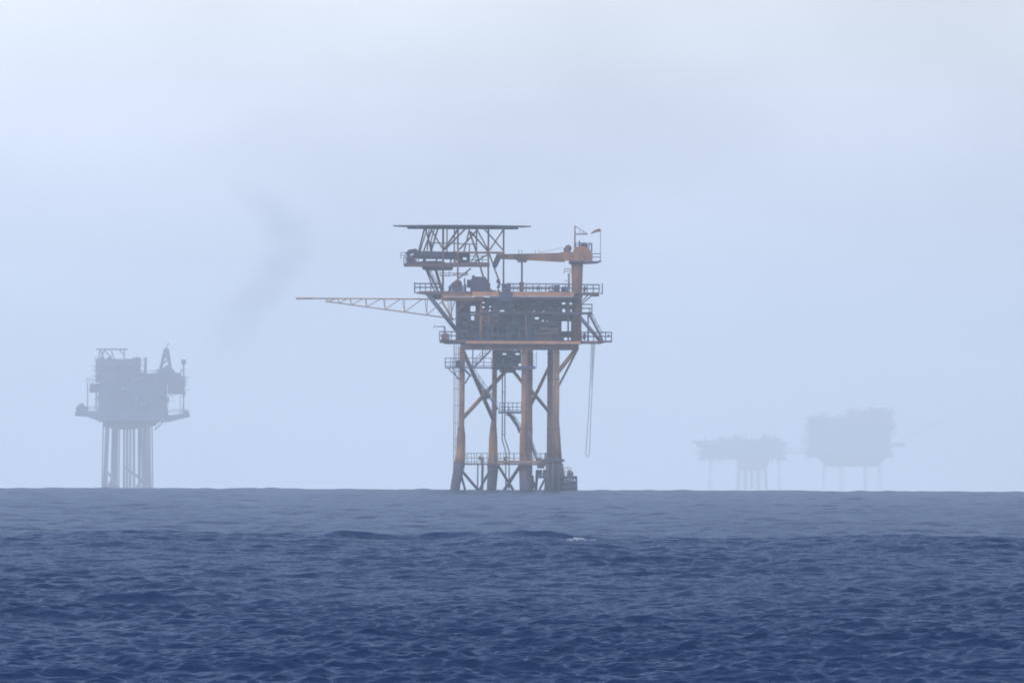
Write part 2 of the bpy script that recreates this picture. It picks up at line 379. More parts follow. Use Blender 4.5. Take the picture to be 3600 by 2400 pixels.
# boat landing
bl = MB()
for x in (1992, 2004, 2014, 2026):
    for d in (-8, -5.5): bl.tube(f(x, 1672, d), f(x, 1745, d), .17, n=8)
for y in (1676, 1694, 1712):
    for d in (-8, -5.5): bl.tube(f(1975, y, d), f(2027, y, d), .2, n=8)
bl.box(f(1985, 1680, -7.9), f(2027, 1674, -5.6)); bl.box(f(1988, 1722, -7.4), f(2002, 1684, -6)).box(f(2005, 1722, -7), f(2024, 1690, -5.8))
blo = bl.build('boat_landing', DARK, P)
r = MB(); rail(r, f, 1986, 2008, 1672, -7.8, 30, 10, d2=-5.7); r.build('railing', PALE, blo)
r = MB(); r.path([f(1999, 1675, -7), f(1999, 1664, -7), f(2003, 1655, -7), f(2011, 1661, -7), f(2008, 1675, -7)], [.2, .26, .3, .22, .3], 8).build('bollard', RUSTY, blo)
c = MB()
for (x0, x1) in ((1925, 1936), (1945, 1953), (1966, 1974)): c.tube(f(x0, 1610, FR-1.4), f(x1-6, 1740, FR-1.4), .22, n=8)
c.box(f(1920, 1622, FR-1.7), f(1984, 1612, FR-1.2)).build('fender', WETLEG, P)
# risers and caissons
for pts, rr_, m_ in (([(1766, 1290), (1766, 1545), (1779, 1590), (1779, 1740)], .085, SLATE), ([(1775, 1290), (1775, 1540), (1791, 1588), (1791, 1740)], .085, SLATE),
                     ([(1681, 1632), (1680, 1740)], .10, SLATE), ([(1698, 1610), (1696, 1740)], .18, WETLEG),
                     ([(1596, 1212), (1596, 1700)], .055, PALE), ([(1611, 1212), (1609, 1620)], .05, PALE), ([(1603, 1212), (1602, 1640)], .04, PALE),
                     ([(1946, 1230), (1946, 1600)], .07, PALE), ([(1852, 1240), (1851, 1600)], .10, RUSTY)):
    d = FR-.6 if pts[0][0] > 1900 or 1840 < pts[0][0] < 1860 else 0
    MB().path([f(x, y, d) for x, y in pts], rr_, 8).build('riser_pipe', m_, P)
c = MB()
for y in (1246, 1305, 1367, 1426, 1488, 1545, 1572, 1605): c.beam(f(1595, y, 0), f(1618, y, -1), .09, .09)
for y in (1378, 1526): c.beam(f(1763, y, 0), f(1778, y, 0), .12, .10)
c.build('pipe_clamp', PALE, P)
# cellar deck walkway under the main deck
c = MB(); c.box(f(1565, 1296, FR-1), f(1728, 1291, FR+1.2)).box(f(1800, 1297, FR-1), f(1882, 1288, FR+4)).box(f(1725, 1297, -3), f(1836, 1291, 3))
c.beam(f(1576, 1296, FR), f(1616, 1335, FR), .15).beam(f(1590, 1294, FR), f(1610, 1335, FR), .12).beam(f(1652, 1320, FR), f(1634, 1350, FR), .22)
c.beam(f(1634, 1300, FR), f(1656, 1324, FR), .28)
wk2 = c.build('walkway', SLATE, P)
r = MB(); rail(r, f, 1565, 1728, 1291, FR-.9, 31, 27, low=True); rail(r, f, 1566, 1620, 1291, FR+1.1, 31, 18); r.build('railing', SLATE, wk2)
c = MB(); c.box(f(1603, 1292, FR-.4), f(1620, 1268, FR+.8)); c.tube(f(1662, 1291, FR), f(1662, 1230, FR), .08, n=6).tube(f(1696, 1262, FR), f(1696, 1230, FR), .08, n=6).build('hanger', DARK, P)
s1, s1r = MB(), MB(); stair(s1, s1r, f, (1668, 1290), (1725, 1232), FR-.6, 1.0, 12, 26)
stair(s1, s1r, f, (1652, 1300), (1752, 1440), FR+2, 1.0, 26, 24)
stair(s1, s1r, f, (1786, 1452), (1838, 1528), -3.5, 1.0, 16, 24); stair(s1, s1r, f, (1858, 1532), (1892, 1628), -3.5, 1.0, 16, 24)
so = s1.build('staircase', SLATE, P); s1r.build('handrail', PALE, so)
c = MB(); c.box(f(1752, 1453, -4.2), f(1836, 1446, -2.2)); c.path([f(1782, 1453, -3), f(1803, 1466, -3), f(1817, 1490, -3), f(1829, 1520, -3)], .22, 8)
lo_ = c.build('stair_landing', SLATE, P); r = MB(); rail(r, f, 1757, 1833, 1446, -4.1, 30, 15, low=True, d2=-2.3); r.build('railing', SLATE, lo_)
eq, pp = MB(), MB()
clutter(f, 1742, 1830, 1230, 1300, -3, 3, [(1765, 1240, 1795, 1249), (1806, 1238, 1829, 1249), (1820, 1275, 1834, 1287)], eq, pp, 11, .95, 8)
clutter(f, 1756, 1812, 1255, 1310, -4, 1, [], eq, pp, 10, .95, 9)
holed_wall(f, 1744, 1832, 1231, 1294, 2.5, [(1766, 1241, 1780, 1247), (1810, 1240, 1827, 1247), (1822, 1277, 1832, 1286)], eq, seed=9)
eo = eq.build('process_equipment', DARK, P); pp.build('pipework', SLATE, eo)
c = MB(); ladder(c, f, 1879, 1237, 1296, FR-.9, .5, 6); c.build('ladder', SLATE, P)

# ---- main (lower) deck
dk = MB(); dk.box(f(1618, 1229, -6.5), f(2033, 1210, -5.9)).box(f(1618, 1229, 5.9), f(2033, 1210, 6.5))
for x in range(1630, 2030, 36): dk.box(f(x, 1226, -5.89), f(x+4, 1211, 5.89))
for x in (1640, 1676, 1712, 1790, 1900, 1990): dk.box(f(x, 1228, -6.62), f(x+3, 1211, -6.5))
dk.box(f(1625, 1231, -6.7), f(1875, 1227, -5.7))
dko = dk.build('main_deck', RUSTY, P)
e = MB(); e.box(f(1640, 1209.6, -7.4), f(2040, 1200, -7.0)); e.box(f(1638, 1209.6, 6.8), f(2040, 1202, 7.2)); e.build('edge_beam', ORANGE2, dko)
e = MB(); e.box(f(1545, 1206, -6.9), f(1642, 1196, 3)).box(f(1560, 1210, -6), f(1636, 1206.2, 2)); e.box(f(1644, 1203, -6.9), f(2044, 1198, 6.7))
e.box(f(2040, 1207, -6.4), f(2108, 1198, 4)).box(f(2108, 1202, -6.3), f(2150, 1196.5, 3.8)).prism([(f(2104, 0)[0], f(0, 1209)[2]), (f(2126, 0)[0], f(0, 1202.2)[2]), (f(2104, 0)[0], f(0, 1202.2)[2])], -6, 3)
e.build('deck_plating', RUSTY, dko)
r = MB(); rail(r, f, 1545, 1606, 1196, -6.8, 29, 20, d2=2.9); rail(r, f, 2044, 2149, 1197, -6.3, 30, 21, d2=3.9); r.build('railing', SLATE, dko)
e = MB(); e.path([f(1563, 1172, -5), f(1563, 1151, -5), f(1561, 1149.5, -5), f(1524, 1149.5, -5)], [.12, .1, .08, .05], 6).tube(f(1526, 1150, -5), f(1526, 1156, -5), .03, n=4)
e.build('davit', SLATE, P)
e = MB(); e.box(f(2048, 1190, -5), f(2057, 1172, -4)).build('life_ring_locker', RUSTY, P)
c = MB(); 
for x in (2054,): c.path([f(x, 1196, -6), f(x-2, 1186, -6), f(x+1, 1176, -6), f(x, 1170, -6)], [.1, .22, .2, .08], 8)
c.ball(f(2138, 1179, -6), .16); c.build('hose_reel', DARK, P)
# intermediate deck on the right and through the module
e = MB(); e.box(f(1672, 1106, -5.8), f(2042, 1099, 5.8)).box(f(2042, 1104, -4), f(2080, 1097, 3))
eo = e.build('intermediate_deck', DARK, P); r = MB(); rail(r, f, 2044, 2080, 1097, -3.9, 28, 35, d2=2.9); r.build('railing', SLATE, eo)
e = MB(); e.box(f(1690, 1100, -6), f(1960, 1097, -5.85)).build('edge_beam', RUSTY, eo)
for a, b_, wp, m_ in (((2066, 1104), (2066, 1198), 6, RUSTY), ((2040, 1118), (2112, 1202), 13, SLATE), ((2044, 1068), (2082, 1036), 4, SLATE), ((2038, 1066), (2066, 1036), 4, SLATE),
                      ((1506, 1040), (1604, 1162), 15, SLATE), ((1553, 1062), (1592, 1128), 8, BOOM), ((1586, 1062), (1587, 1120), 3, SLATE), ((1606, 1098), (1640, 1060), 9, RUSTY),
                      ((1848, 1106), (1848, 1200), 6, RUSTY), ((1690, 1060), (1690, 1200), 9, ORANGE), ((1604, 1060), (1604, 1200), 6, SLATE), ((1996, 1050), (1996, 1200), 6, SLATE)):
    brace(a, b_, wp, -5.5, -5.5, m_, 'strut')
st, sr = MB(), MB(); stair(st, sr, f, (2070, 1105), (2118, 1196), -2, 1, 18, 24); o = st.build('staircase', SLATE, P); sr.build('handrail', PALE, o)
# lower module
shr = lambda G, k=.12: [(a+(c-a)*k, b+(e-b)*k, c-(c-a)*k, e-(e-b)*k) for a, b, c, e in G]
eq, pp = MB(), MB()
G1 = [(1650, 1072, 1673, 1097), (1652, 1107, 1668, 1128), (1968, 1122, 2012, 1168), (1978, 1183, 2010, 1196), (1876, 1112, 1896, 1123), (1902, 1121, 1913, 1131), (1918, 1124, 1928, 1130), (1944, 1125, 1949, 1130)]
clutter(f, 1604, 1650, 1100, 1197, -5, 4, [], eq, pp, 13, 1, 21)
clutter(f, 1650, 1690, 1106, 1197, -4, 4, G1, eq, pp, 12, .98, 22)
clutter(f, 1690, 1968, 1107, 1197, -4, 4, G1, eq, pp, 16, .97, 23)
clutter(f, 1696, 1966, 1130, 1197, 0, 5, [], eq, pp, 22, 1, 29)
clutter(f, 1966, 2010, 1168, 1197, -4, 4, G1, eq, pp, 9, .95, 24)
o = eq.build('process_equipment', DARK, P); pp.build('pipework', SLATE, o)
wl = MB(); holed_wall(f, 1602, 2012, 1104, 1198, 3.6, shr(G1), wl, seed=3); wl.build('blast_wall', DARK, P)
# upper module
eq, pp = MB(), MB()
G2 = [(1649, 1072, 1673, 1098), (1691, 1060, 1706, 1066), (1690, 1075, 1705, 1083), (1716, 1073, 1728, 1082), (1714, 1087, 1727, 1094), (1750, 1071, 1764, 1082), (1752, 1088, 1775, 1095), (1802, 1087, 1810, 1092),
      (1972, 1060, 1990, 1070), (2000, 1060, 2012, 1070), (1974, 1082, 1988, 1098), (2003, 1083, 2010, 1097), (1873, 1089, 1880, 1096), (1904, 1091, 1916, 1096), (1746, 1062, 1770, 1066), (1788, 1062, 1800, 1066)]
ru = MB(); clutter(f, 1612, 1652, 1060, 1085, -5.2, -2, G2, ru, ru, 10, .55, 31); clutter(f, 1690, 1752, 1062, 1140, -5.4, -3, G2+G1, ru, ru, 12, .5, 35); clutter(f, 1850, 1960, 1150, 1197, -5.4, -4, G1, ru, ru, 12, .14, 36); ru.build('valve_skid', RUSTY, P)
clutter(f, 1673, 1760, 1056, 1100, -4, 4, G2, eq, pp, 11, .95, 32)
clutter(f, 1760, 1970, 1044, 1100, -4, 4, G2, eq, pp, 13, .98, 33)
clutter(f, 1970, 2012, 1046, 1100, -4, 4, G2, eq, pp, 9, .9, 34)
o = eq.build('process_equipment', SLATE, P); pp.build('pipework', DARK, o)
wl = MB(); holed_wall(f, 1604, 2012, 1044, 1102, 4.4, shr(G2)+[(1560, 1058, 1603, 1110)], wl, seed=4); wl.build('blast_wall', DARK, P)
o = MB(); o.box(f(1672, 1130, -4.6), f(1700, 1106.5, -4.2)).box(f(1700, 1150, -4.6), f(1730, 1110, -4.3)).build('cladding_panel', RUSTY, P)

# ---- upper deck
dk = MB(); dk.box(f(1640, 1033, -6.6), f(2030, 1026, 6.6)); dk.prism([(f(x, 0)[0], f(0, y)[2]) for x, y in ((1457, 1030), (1484, 1026), (1640, 1025), (1640, 1037), (1500, 1037), (1468, 1033))], -5, 4)
dk.prism([(f(x, 0)[0], f(0, y)[2]) for x, y in ((1492, 1036), (1560, 1036), (1556, 1046), (1540, 1052), (1506, 1046))], -2, 2)
for x in range(1560, 2030, 30): dk.box(f(x, 1040, -6), f(x+4, 1033.1, 6))
dk.box(f(2030, 1036, -6), f(2104, 1028, 5)).box(f(2030, 1052, -5.8), f(2046, 1036, -5)).box(f(2076, 1042, -5), f(2104, 1036.1, -4.6))
dko = dk.build('upper_deck', RUSTY, P)
e = MB(); e.box(f(1660, 1043, -7.1), f(2016, 1027.5, -6.65)); e.build('edge_beam', ORANGE2, dko)
e = MB(); e.box(f(1552, 1060, -6.0), f(1672, 1046, -5.4)).box(f(1668, 1060, -6), f(1700, 1044, -5.3)).box(f(1552, 1045, -6.9), f(1660, 1035, -6.62)); e.build('girder', ORANGE, dko)
e = MB(); e.box(f(1720, 1052, -6.9), f(2030, 1044, -6.2)); e.box(f(1740, 1090, -5.6), f(1800, 1046, -5.2)).build('girder', DARK, dko)
r = MB(); rail(r, f, 1457, 1550, 1026, -4.9, 28, 17, d2=3.9); rail(r, f, 1780, 2010, 1026, -6.5, 28, 24, d2=6.5); rail(r, f, 1790, 1930, 1022, 2, 14, 14)
rail(r, f, 2042, 2105, 1028, -5.9, 28, 21, d2=4.9); r.tube(f(2106, 1031, 0), f(2116, 1031, 0), .08, n=5).tube(f(2116, 1032, 0), f(2116, 994, 0), .08, n=6); r.tube(f(1456, 1033, -3), f(1456, 993, -3), .06, n=5)
r.build('railing', SLATE, dko)
e = MB(); e.tube(f(1999, 1024, 0), f(1998, 960, 0), .14, n=6); rail(e, f, 1982, 2004, 961, 0, 17, 22, d2=1.2); e.beam(f(1998, 1000, 0), f(1984, 1020, 0), .1).beam(f(1980, 985, 0), f(1996, 988, 0), .07)
e.build('lamp_gantry', PALE, P)

# ---- vent boom (triangular truss)
e = MB(); BD = -2.0
top = lambda x, s: f(x, 1051.5+(x-1040)*.003, BD+s*(.15+max(0, x-1145)*.0026)); bot = lambda x: f(x, 1062+(x-1145)*(1119-1062)/(1575-1145), BD)
for s in (-1, 1): e.tube(top(1145, s), top(1600, s), .085, n=6)
e.tube(bot(1142), bot(1600), .085, n=6); e.tube(top(1170, 0), f(1040, 1052, BD), .11, .09, n=8); e.tube(f(1094, 1052, BD), f(1040, 1052, BD), .13, n=8)
e.tube(f(1098, 1048, BD), f(1098, 1055, BD), .05, n=5)
nodes_b = [1152, 1190, 1234, 1288, 1353, 1421, 1500, 1580]; nodes_t = [1150, 1182, 1222, 1276, 1340, 1408, 1484, 1562, 1600]
for i, xb in enumerate(nodes_b):
    for s in (-1, 1):
        e.tube(bot(xb), top(nodes_t[i+1], s), .06, n=5); e.tube(bot(xb), top(xb-3+s*.0+(-4 if s < 0 else 4)*i/6, s), .05, n=5)
    e.tube(top(xb, -1), top(xb, 1), .05, n=5)
e.build('vent_boom', BOOM, P)

# ---- helideck and its support frame
e = MB(); cx_, hw = f(1622, 0)[0], 9.6
zt, zb = f(0, 794)[2], f(0, 800)[2]
ring = [(cx_+hw*math.cos(R(22.5+45*k))*1.0/math.cos(R(22.5))*.93, hw*math.sin(R(22.5+45*k))*.93) for k in range(8)]
e.poly(ring, zb+.06, zt); 
for k in range(-6, 7): e.box((cx_+k*1.25-.09, -7.6+abs(k)*.35, f(0, 804.5)[2]), (cx_+k*1.25+.09, 7.6-abs(k)*.35, zb+.05))
for y in (-5, 0, 5): e.box((cx_-7.7, y-.12, f(0, 805)[2]), (cx_+7.9, y+.12, zb-.02))
ho = e.build('helideck', SLATE, P)
e = MB()
for k in range(8):
    a, b_ = Vector((*ring[k], zt-.1)), Vector((*ring[(k+1) % 8], zt-.1)); cc = Vector((cx_, 0, zt-.1))
    oa, ob = cc+(a-cc)*1.085+Vector((0, 0, .03)), cc+(b_-cc)*1.085+Vector((0, 0, .03))
    e.tube(oa, ob, .04, n=4)
    for i in range(7):
        t = i/6; e.tube(a.lerp(b_, t), oa.lerp(ob, t), .035, n=4)
e.build('safety_net_frame', SLATE, ho)
lines = [((1491,804),(1469,886),6),((1516,804),(1488,886),6),((1537,804),(1513,886),6),((1493,804),(1516,884),5),((1498,806),(1476,884),4),((1506,808),(1500,886),4),((1526,806),(1508,860),4),((1510,850),(1514,884),9),
 ((1516,813),(1557,880),5),((1610,806),(1558,880),7),((1633,804),(1562,880),6),((1648,806),(1629,886),5),((1648,815),(1673,886),6),((1675,808),(1614,878),6),((1652,815),(1713,883),6),
 ((1675,810),(1713,876),5),((1700,804),(1767,881),5),((1767,808),(1719,880),5),((1556,804),(1556,1026),7),((1569,804),(1569,886),4.5),((1595,804),(1595,886),4.5),((1608,804),(1608,1026),6),
 ((1648,858),(1648,886),4),((1673,806),(1673,886),5),((1715,804),(1715,1026),6.5),((1768.5,804),(1768.5,1026),6),((1715,884),(1758,1002),5.5),((1673,888),(1699,980),6),((1713,893),(1656,930),5.5),
 ((1654,943),(1611,980),5),((1673,890),(1650,930),4),((1495,948),(1527,1028),5),((1530,948),(1553,1028),10),((1515,856),(1672,858),3.5)]
for i, (a, b_, wp) in enumerate(lines):
    dd = (-4, 4, 0)[i % 3]; dd2 = dd if a[0] == b_[0] else -dd
    if wp > 6: dd2 = dd
    MB().tube(f(*a, dd), f(*b_, dd2), wp/50, n=8).build('frame_member', ORANGE if a[0] > 1600 else RUSTY, P)
e = MB(); e.box(f(1600, 892, -4.2), f(1772, 886, -3.8)).box(f(1600, 891, 3.8), f(1772, 887, 4.2)); e.build('girder', ORANGE, P)
# mid level mezzanine under the helideck
e = MB(); e.box(f(1418, 938, -4), f(1717, 929, 4)).prism([(f(x, 0)[0], f(0, y)[2]) for x, y in ((1480, 938), (1592, 938), (1588, 950), (1500, 952), (1484, 948))], -3, 3).box(f(1720, 940, -4.2), f(1560, 925, -4.01))
mo = e.build('mezzanine_deck', RUSTY, P)
r = MB(); rail(r, f, 1408, 1470, 912, -3.9, 22, 14); rail(r, f, 1418, 1470, 929, -3.5, 22, 9, low=True); rail(r, f, 1648, 1717, 929, -3.9, 27, 23, low=True); rail(r, f, 1545, 1640, 952, 3, -16, 30)
r.path([f(1545, 970, 1), f(1580, 970, 1), f(1600, 964, 1), f(1645, 965, 1)], .05, 5); r.build('railing', SLATE, mo)
eq, pp = MB(), MB(); clutter(f, 1428, 1490, 895, 930, -3, 3, [(1440, 892, 1452, 898), (1462, 912, 1478, 920)], eq, pp, 9, .9, 41)
clutter(f, 1590, 1650, 886, 930, -3, 3, [(1572, 914, 1592, 927)], eq, pp, 10, .95, 42); clutter(f, 1490, 1560, 914, 932, -3, 3, [(1500, 913, 1560, 917)], eq, pp, 8, .95, 43)
o = eq.build('process_equipment', DARK, P); pp.build('pipework', RUSTY, o)
e = MB(); a, b_ = f(1452, 898, -2), f(1602, 900, -2); e.path([(a[0], -2, a[2]), (a[0]+.35, -2, a[2]), (b_[0]-.35, -2, b_[2]), (b_[0], -2, b_[2])], [.3, .55, .55, .3], 16)
for x in (1490, 1530, 1580): e.box(f(x, 929, -2.4), f(x+6, 905, -1.6))
e.build('horizontal_vessel', SLATE, P)
e = MB(); e.prism([(f(x, 0)[0], f(0, y)[2]) for x, y in ((1424, 893), (1434, 880), (1462, 876), (1470, 886), (1446, 894), (1430, 900))], -3, 0).build('lifeboat_canopy', DARK, P)
st, sr = MB(), MB(); stair(st, sr, f, (1500, 950), (1540, 1026), -1, 1, 15, 22); o = st.build('staircase', SLATE, P); sr.build('handrail', PALE, o)

# ---- loose equipment standing on the decks: things of their own
def rest(name, label, cat, px, py, d): 
    o = f.at(name, px, py, d); tag(o, label, cat); return o, f.sub(px, py, d)
t, g = rest('generator_package', 'large dark generator housing with raised roof on the upper deck beneath the helideck', 'generator', 1675, 1024.9, 0)
MB().box(g(1652, 1024.9, -2.5), g(1712, 990, 2.5)).box(g(1640, 1012, -1.8), g(1652, 984, 1.6)).build('housing', DARK, t)
MB().prism([(g(x, 0)[0], g(0, y)[2]) for x, y in ((1650, 989.8), (1658, 977), (1668, 973), (1706, 974), (1714, 989.8))], -2.2, 2.2).build('roof', SLATE, t)
MB().tube(g(1662, 975, 0), g(1662, 968, 0), .2, n=8).box(g(1712.2, 1020, -2), g(1722, 996, 1)).build('exhaust', DARK, t)
t, g = rest('storage_tank', 'upright domed tank on the upper deck, left of the generator housing', 'tank', 1608, 1024.9, 0)
MB().path([g(1608, 1024.9, -3), g(1608, 1000, -3), g(1608, 990, -3), g(1608, 985, -3)], [.62, .62, .5, .15], 16).build('shell', RUSTY, t)
MB().path([g(1580, 1024.9, -3), g(1580, 1012, -3), g(1592, 998, -3), g(1604, 994, -3)], .2, 8).box(g(1586, 1024, -4), g(1628, 1006, -3.7)).build('feed_pipe', SLATE, t)
t, g = rest('gas_bottle_rack', 'narrow upright dark post-like bottle rack left of the generator housing', 'rack', 1633, 1024.9, -3)
MB().box(g(1629, 1024.9, -3.4), g(1638, 1000, -2.6)).tube(g(1632, 1000, -3), g(1632, 979, -3), .1, n=8).build('rack_frame', DARK, t)
t, g = rest('pump_skid', 'dark rounded pump unit on the upper deck where the helideck frame ends', 'pump', 1780, 1025.9, -3)
m_ = MB(); clutter(lambda x, y, d=0: g(x, y, d), 1762, 1794, 998, 1026, -5, -1, [], m_, m_, 9, .95, 51); m_.ball(g(1778, 1012, -4), .55).build('pump_body', DARK, t)
MB().box(g(1752, 1028, -7.15), g(1800, 1052, -7.6)).box(g(1758, 1060, -7.2), g(1796, 1052, -7.5)).build('hose_basket', SLATE, t)
t, g = rest('pipe_manifold', 'tangle of pipes on the upper deck between generator housing and pump', 'manifold', 1735, 1024.9, 0)
m_ = MB(); clutter(lambda x, y, d=0: g(x, y, d), 1716, 1756, 984, 1024.9, -3, 3, [(1720, 995, 1745, 1003), (1722, 1008, 1732, 1014)], m_, m_, 7, .6, 52); m_.build('manifold_pipes', DARK, t)
t, g = rest('crate', 'square dark crate by the upper deck railing left of the crane pedestal', 'crate', 1956, 1025.9, -4)
MB().box(g(1945, 1025.9, -5.5), g(1966, 1006, -4)).build('crate_body', DARK, t); MB().box(g(1943.5, 1006, -5.6), g(1967.5, 1003.5, -3.9)).build('lid', SLATE, t)
t, g = rest('cable_reel', 'round cable reel beside the crate on the upper deck', 'reel', 1934, 1025.9, -4)
m_ = MB(); 
for k in range(16): 
    a0, a1 = 2*math.pi*k/16, 2*math.pi*(k+1)/16; c0 = g(1935, 1015, -4)
    for dy in (-.4, .4): m_.tube((c0[0]+.36*math.cos(a0), c0[1]+dy, c0[2]+.36*math.sin(a0)), (c0[0]+.36*math.cos(a1), c0[1]+dy, c0[2]+.36*math.sin(a1)), .07, n=5)
m_.build('rim', RUSTY, t); MB().tube(g(1935, 1015, -4.5), g(1935, 1015, -3.5), .12, n=8).box(g(1926, 1025.9, -4.4), g(1945, 1024, -3.6)).build('axle_stand', SLATE, t)
t, g = rest('winch', 'dark winch with sloping arm on the upper deck next to the crane pedestal', 'winch', 1988, 1025.9, -4)
MB().path([g(1980, 1016, -4.6), g(1980, 1016, -3.2)], .36, 12).box(g(1970, 1025.9, -4.6), g(1998, 1021, -3.2)).build('drum', DARK, t); MB().beam(g(1990, 1024, -4), g(1999, 1000, -4), .2).beam(g(1982, 1016, -4), g(2000, 1008, -4), .14).build('arm', SLATE, t)
t, g = rest('fire_extinguisher', 'small upright cylinder at the upper deck railing between boom rest and crate', 'extinguisher', 1888, 1025.9, -6)
MB().path([g(1888, 1022, -6), g(1888, 1008, -6), g(1888, 1005, -6)], [.13, .13, .05], 10).build('cylinder_shell', RUSTY, t)
t, g = rest('valve_stand', 'small valve stand behind the right end railing of the upper deck', 'valve', 2054, 1027.9, -3)
MB().path([g(2052, 1027.9, -3), g(2053, 1014, -3), g(2054, 1004, -3)], [.1, .24, .1], 8).ball(g(2055, 1014, -3), .26).build('valve_body', RUSTY, t)
t, g = rest('storage_container', 'squat dark container with rounded top at the left end of the lower main deck', 'container', 1567, 1195.9, -4)
MB().prism([(g(x, 0)[0], g(0, y)[2]) for x, y in ((1552, 1195.9), (1552, 1178), (1556, 1174), (1576, 1174), (1580, 1178), (1580, 1195.9))], -5.5, -2.5).build('container_shell', RUSTY, t)
MB().box(g(1556, 1193, -5.55), g(1565, 1178, -5.5)).box(g(1567, 1193, -5.55), g(1576, 1178, -5.5)).build('door', DARK, t)
# hanging hose loop
t, g = rest('hanging_hose', 'long thin grey hose hanging in a narrow loop below the main deck', 'hose', 2080, 1207, -3)
MB().path([g(2078, 1206, -3), g(2075, 1320, -3), g(2069, 1460, -3), g(2061, 1580, -3), g(2060, 1595, -3), g(2063, 1603, -3), g(2067, 1604, -3), g(2071, 1598, -3), g(2073, 1580, -3), g(2077, 1460, -3), g(2083, 1330, -3), g(2090, 1206, -3)], .045, 6).build('hose_loop', RUBBER, t)
MB().path([g(2084, 1206, -2.8), g(2082, 1270, -2.8), g(2078, 1360, -2.8)], [.07, .06, .02], 6).build('hose_sheath', RUBBER, t)

# ---- pedestal crane (own thing)
t = f.at('pedestal_crane', 2027, 1027, 0); g = f.sub(2027, 1027, 0)
tag(t, 'orange pedestal crane on the nearest platform, its thick boom lowered flat onto a rest', 'crane')
MB().path([g(2027, 1200, 0), g(2027, 1060, 0), g(2027, 1027, 0), g(2027, 940, 0), g(2027, 925, 0)], [.66, .66, .72, .80, .86], 20).build('pedestal', ORANGE, t)
MB().path([g(2024, 928, 0), g(2024, 920, 0)], [1.0, 1.1], 20).box(g(1998, 922, -1.6), g(2050, 916, 1.6)).prism([(g(x, 0)[0], g(0, y)[2]) for x, y in ((2048, 917), (2100, 917), (2110, 913), (2112, 919), (2098, 925), (2050, 928))], -1.5, 1.5).build('slew_platform', DARK, t)
h = MB(); h.prism([(g(x, 0)[0], g(0, y)[2]) for x, y in ((1966, 888), (1980, 884), (2012, 886), (2018, 868), (2040, 865), (2060, 868), (2078, 884), (2078, 915.8), (2000, 915.8), (1972, 915))], -1.3, 1.3).build('machinery_house', ORANGE, t)
h = MB(); h.path([g(1993, 886, -1), g(1993, 886, 1)], .50, 14).path([g(1996, 872, -.9), g(1996, 872, .9)], .48, 14).path([g(1986, 876, -.7), g(1986, 876, .7)], .3, 12); h.build('hoist_drum', RUSTY, t)
h = MB(); h.prism([(g(x, 0)[0], g(0, y)[2]) for x, y in ((2038, 876), (2040, 855), (2052, 851), (2064, 856), (2066, 884), (2044, 880))], -1.2, .2); cab = h.build('cab', DARK, t)
MB().box(g(2043, 874, -1.24), g(2060, 860, -1.2)).build('window', GLASS, cab)
h = MB(); h.tube(g(2019, 870, 0), g(2019, 792, 0), .11, .09, n=8).tube(g(2019, 794, 0), g(2063, 822, 0), .05, n=6).tube(g(2019, 822, 0), g(2064, 822, 0), .085, n=6).tube(g(2036, 805, 0), g(2036, 822, 0), .03, n=5).tube(g(2048, 813, 0), g(2048, 822, 0), .03, n=5)
h.tube(g(2035, 868, 0), g(2035, 845, 0), .14, .1, n=8); h.build('mast', RUSTY, t)
h = MB(); rail(h, lambda x, y, d=0: g(x, y, d), 2080, 2109, 915, -1.4, 24, 29, d2=1.4); rail(h, lambda x, y, d=0: g(x, y, d), 2022, 2077, 868, -1, 14, 18)
h.tube(g(2068, 856, 1), g(2078, 854, 1), .07, n=5).tube(g(2078, 854, 1), g(2078, 886, 1), .1, n=6).tube(g(2069, 856, 1), g(2069, 886, 1), .07, n=6); h.build('railing', SLATE, t)
h = MB(); h.prism([(g(x, 0)[0], g(0, y)[2]) for x, y in ((1748, 893), (1790, 893), (1975, 888), (1985, 920), (1968, 920), (1860, 915), (1790, 912), (1748, 910))], -.55, .55)
h.tube(g(1976, 870, 0), g(1895, 887, 0), .03, n=4)
for x in (1822, 1832, 1880, 1893): h.tube(g(x, 892, 0), g(x, 878, 0), .035, n=4)
h.build('boom', ORANGE, t)
MB().prism([(g(x, 0)[0], g(0, y)[2]) for x, y in ((1744, 893), (1762, 893), (1758, 912), (1746, 937), (1740, 944), (1729, 938), (1734, 918))], -.35, .35).build('hook_block', SLATE, t)
# boom rest stays with the platform
MB().tube(f(1833, 1026, 0), f(1833, 921, 0), .135, n=10).box(f(1817, 922, -.8), f(1850, 915.5, .8)).box(f(1812, 915.4, -.85), f(1854, 912.5, -.6)).box(f(1824, 1026, -.2), f(1840, 992, .2)).build('boom_rest', RUSTY, P)
# windsock
t = f.at('windsock', 2109, 915, 0); g = f.sub(2109, 915, 0); tag(t, 'small red windsock streaming left from a thin pole at the crane platform', 'windsock')
MB().tube(g(2109, 920, 0), g(2109, 806, 0), .05, n=6).build('pole', PALE, t)
MB().path([g(2108, 808, 0), g(2102, 808, 0), g(2092, 811, 0), g(2082, 816, 0), g(2074, 820, 0)], [.19, .23, .19, .13, .05], 10).build('sock', REDCLOTH, t)

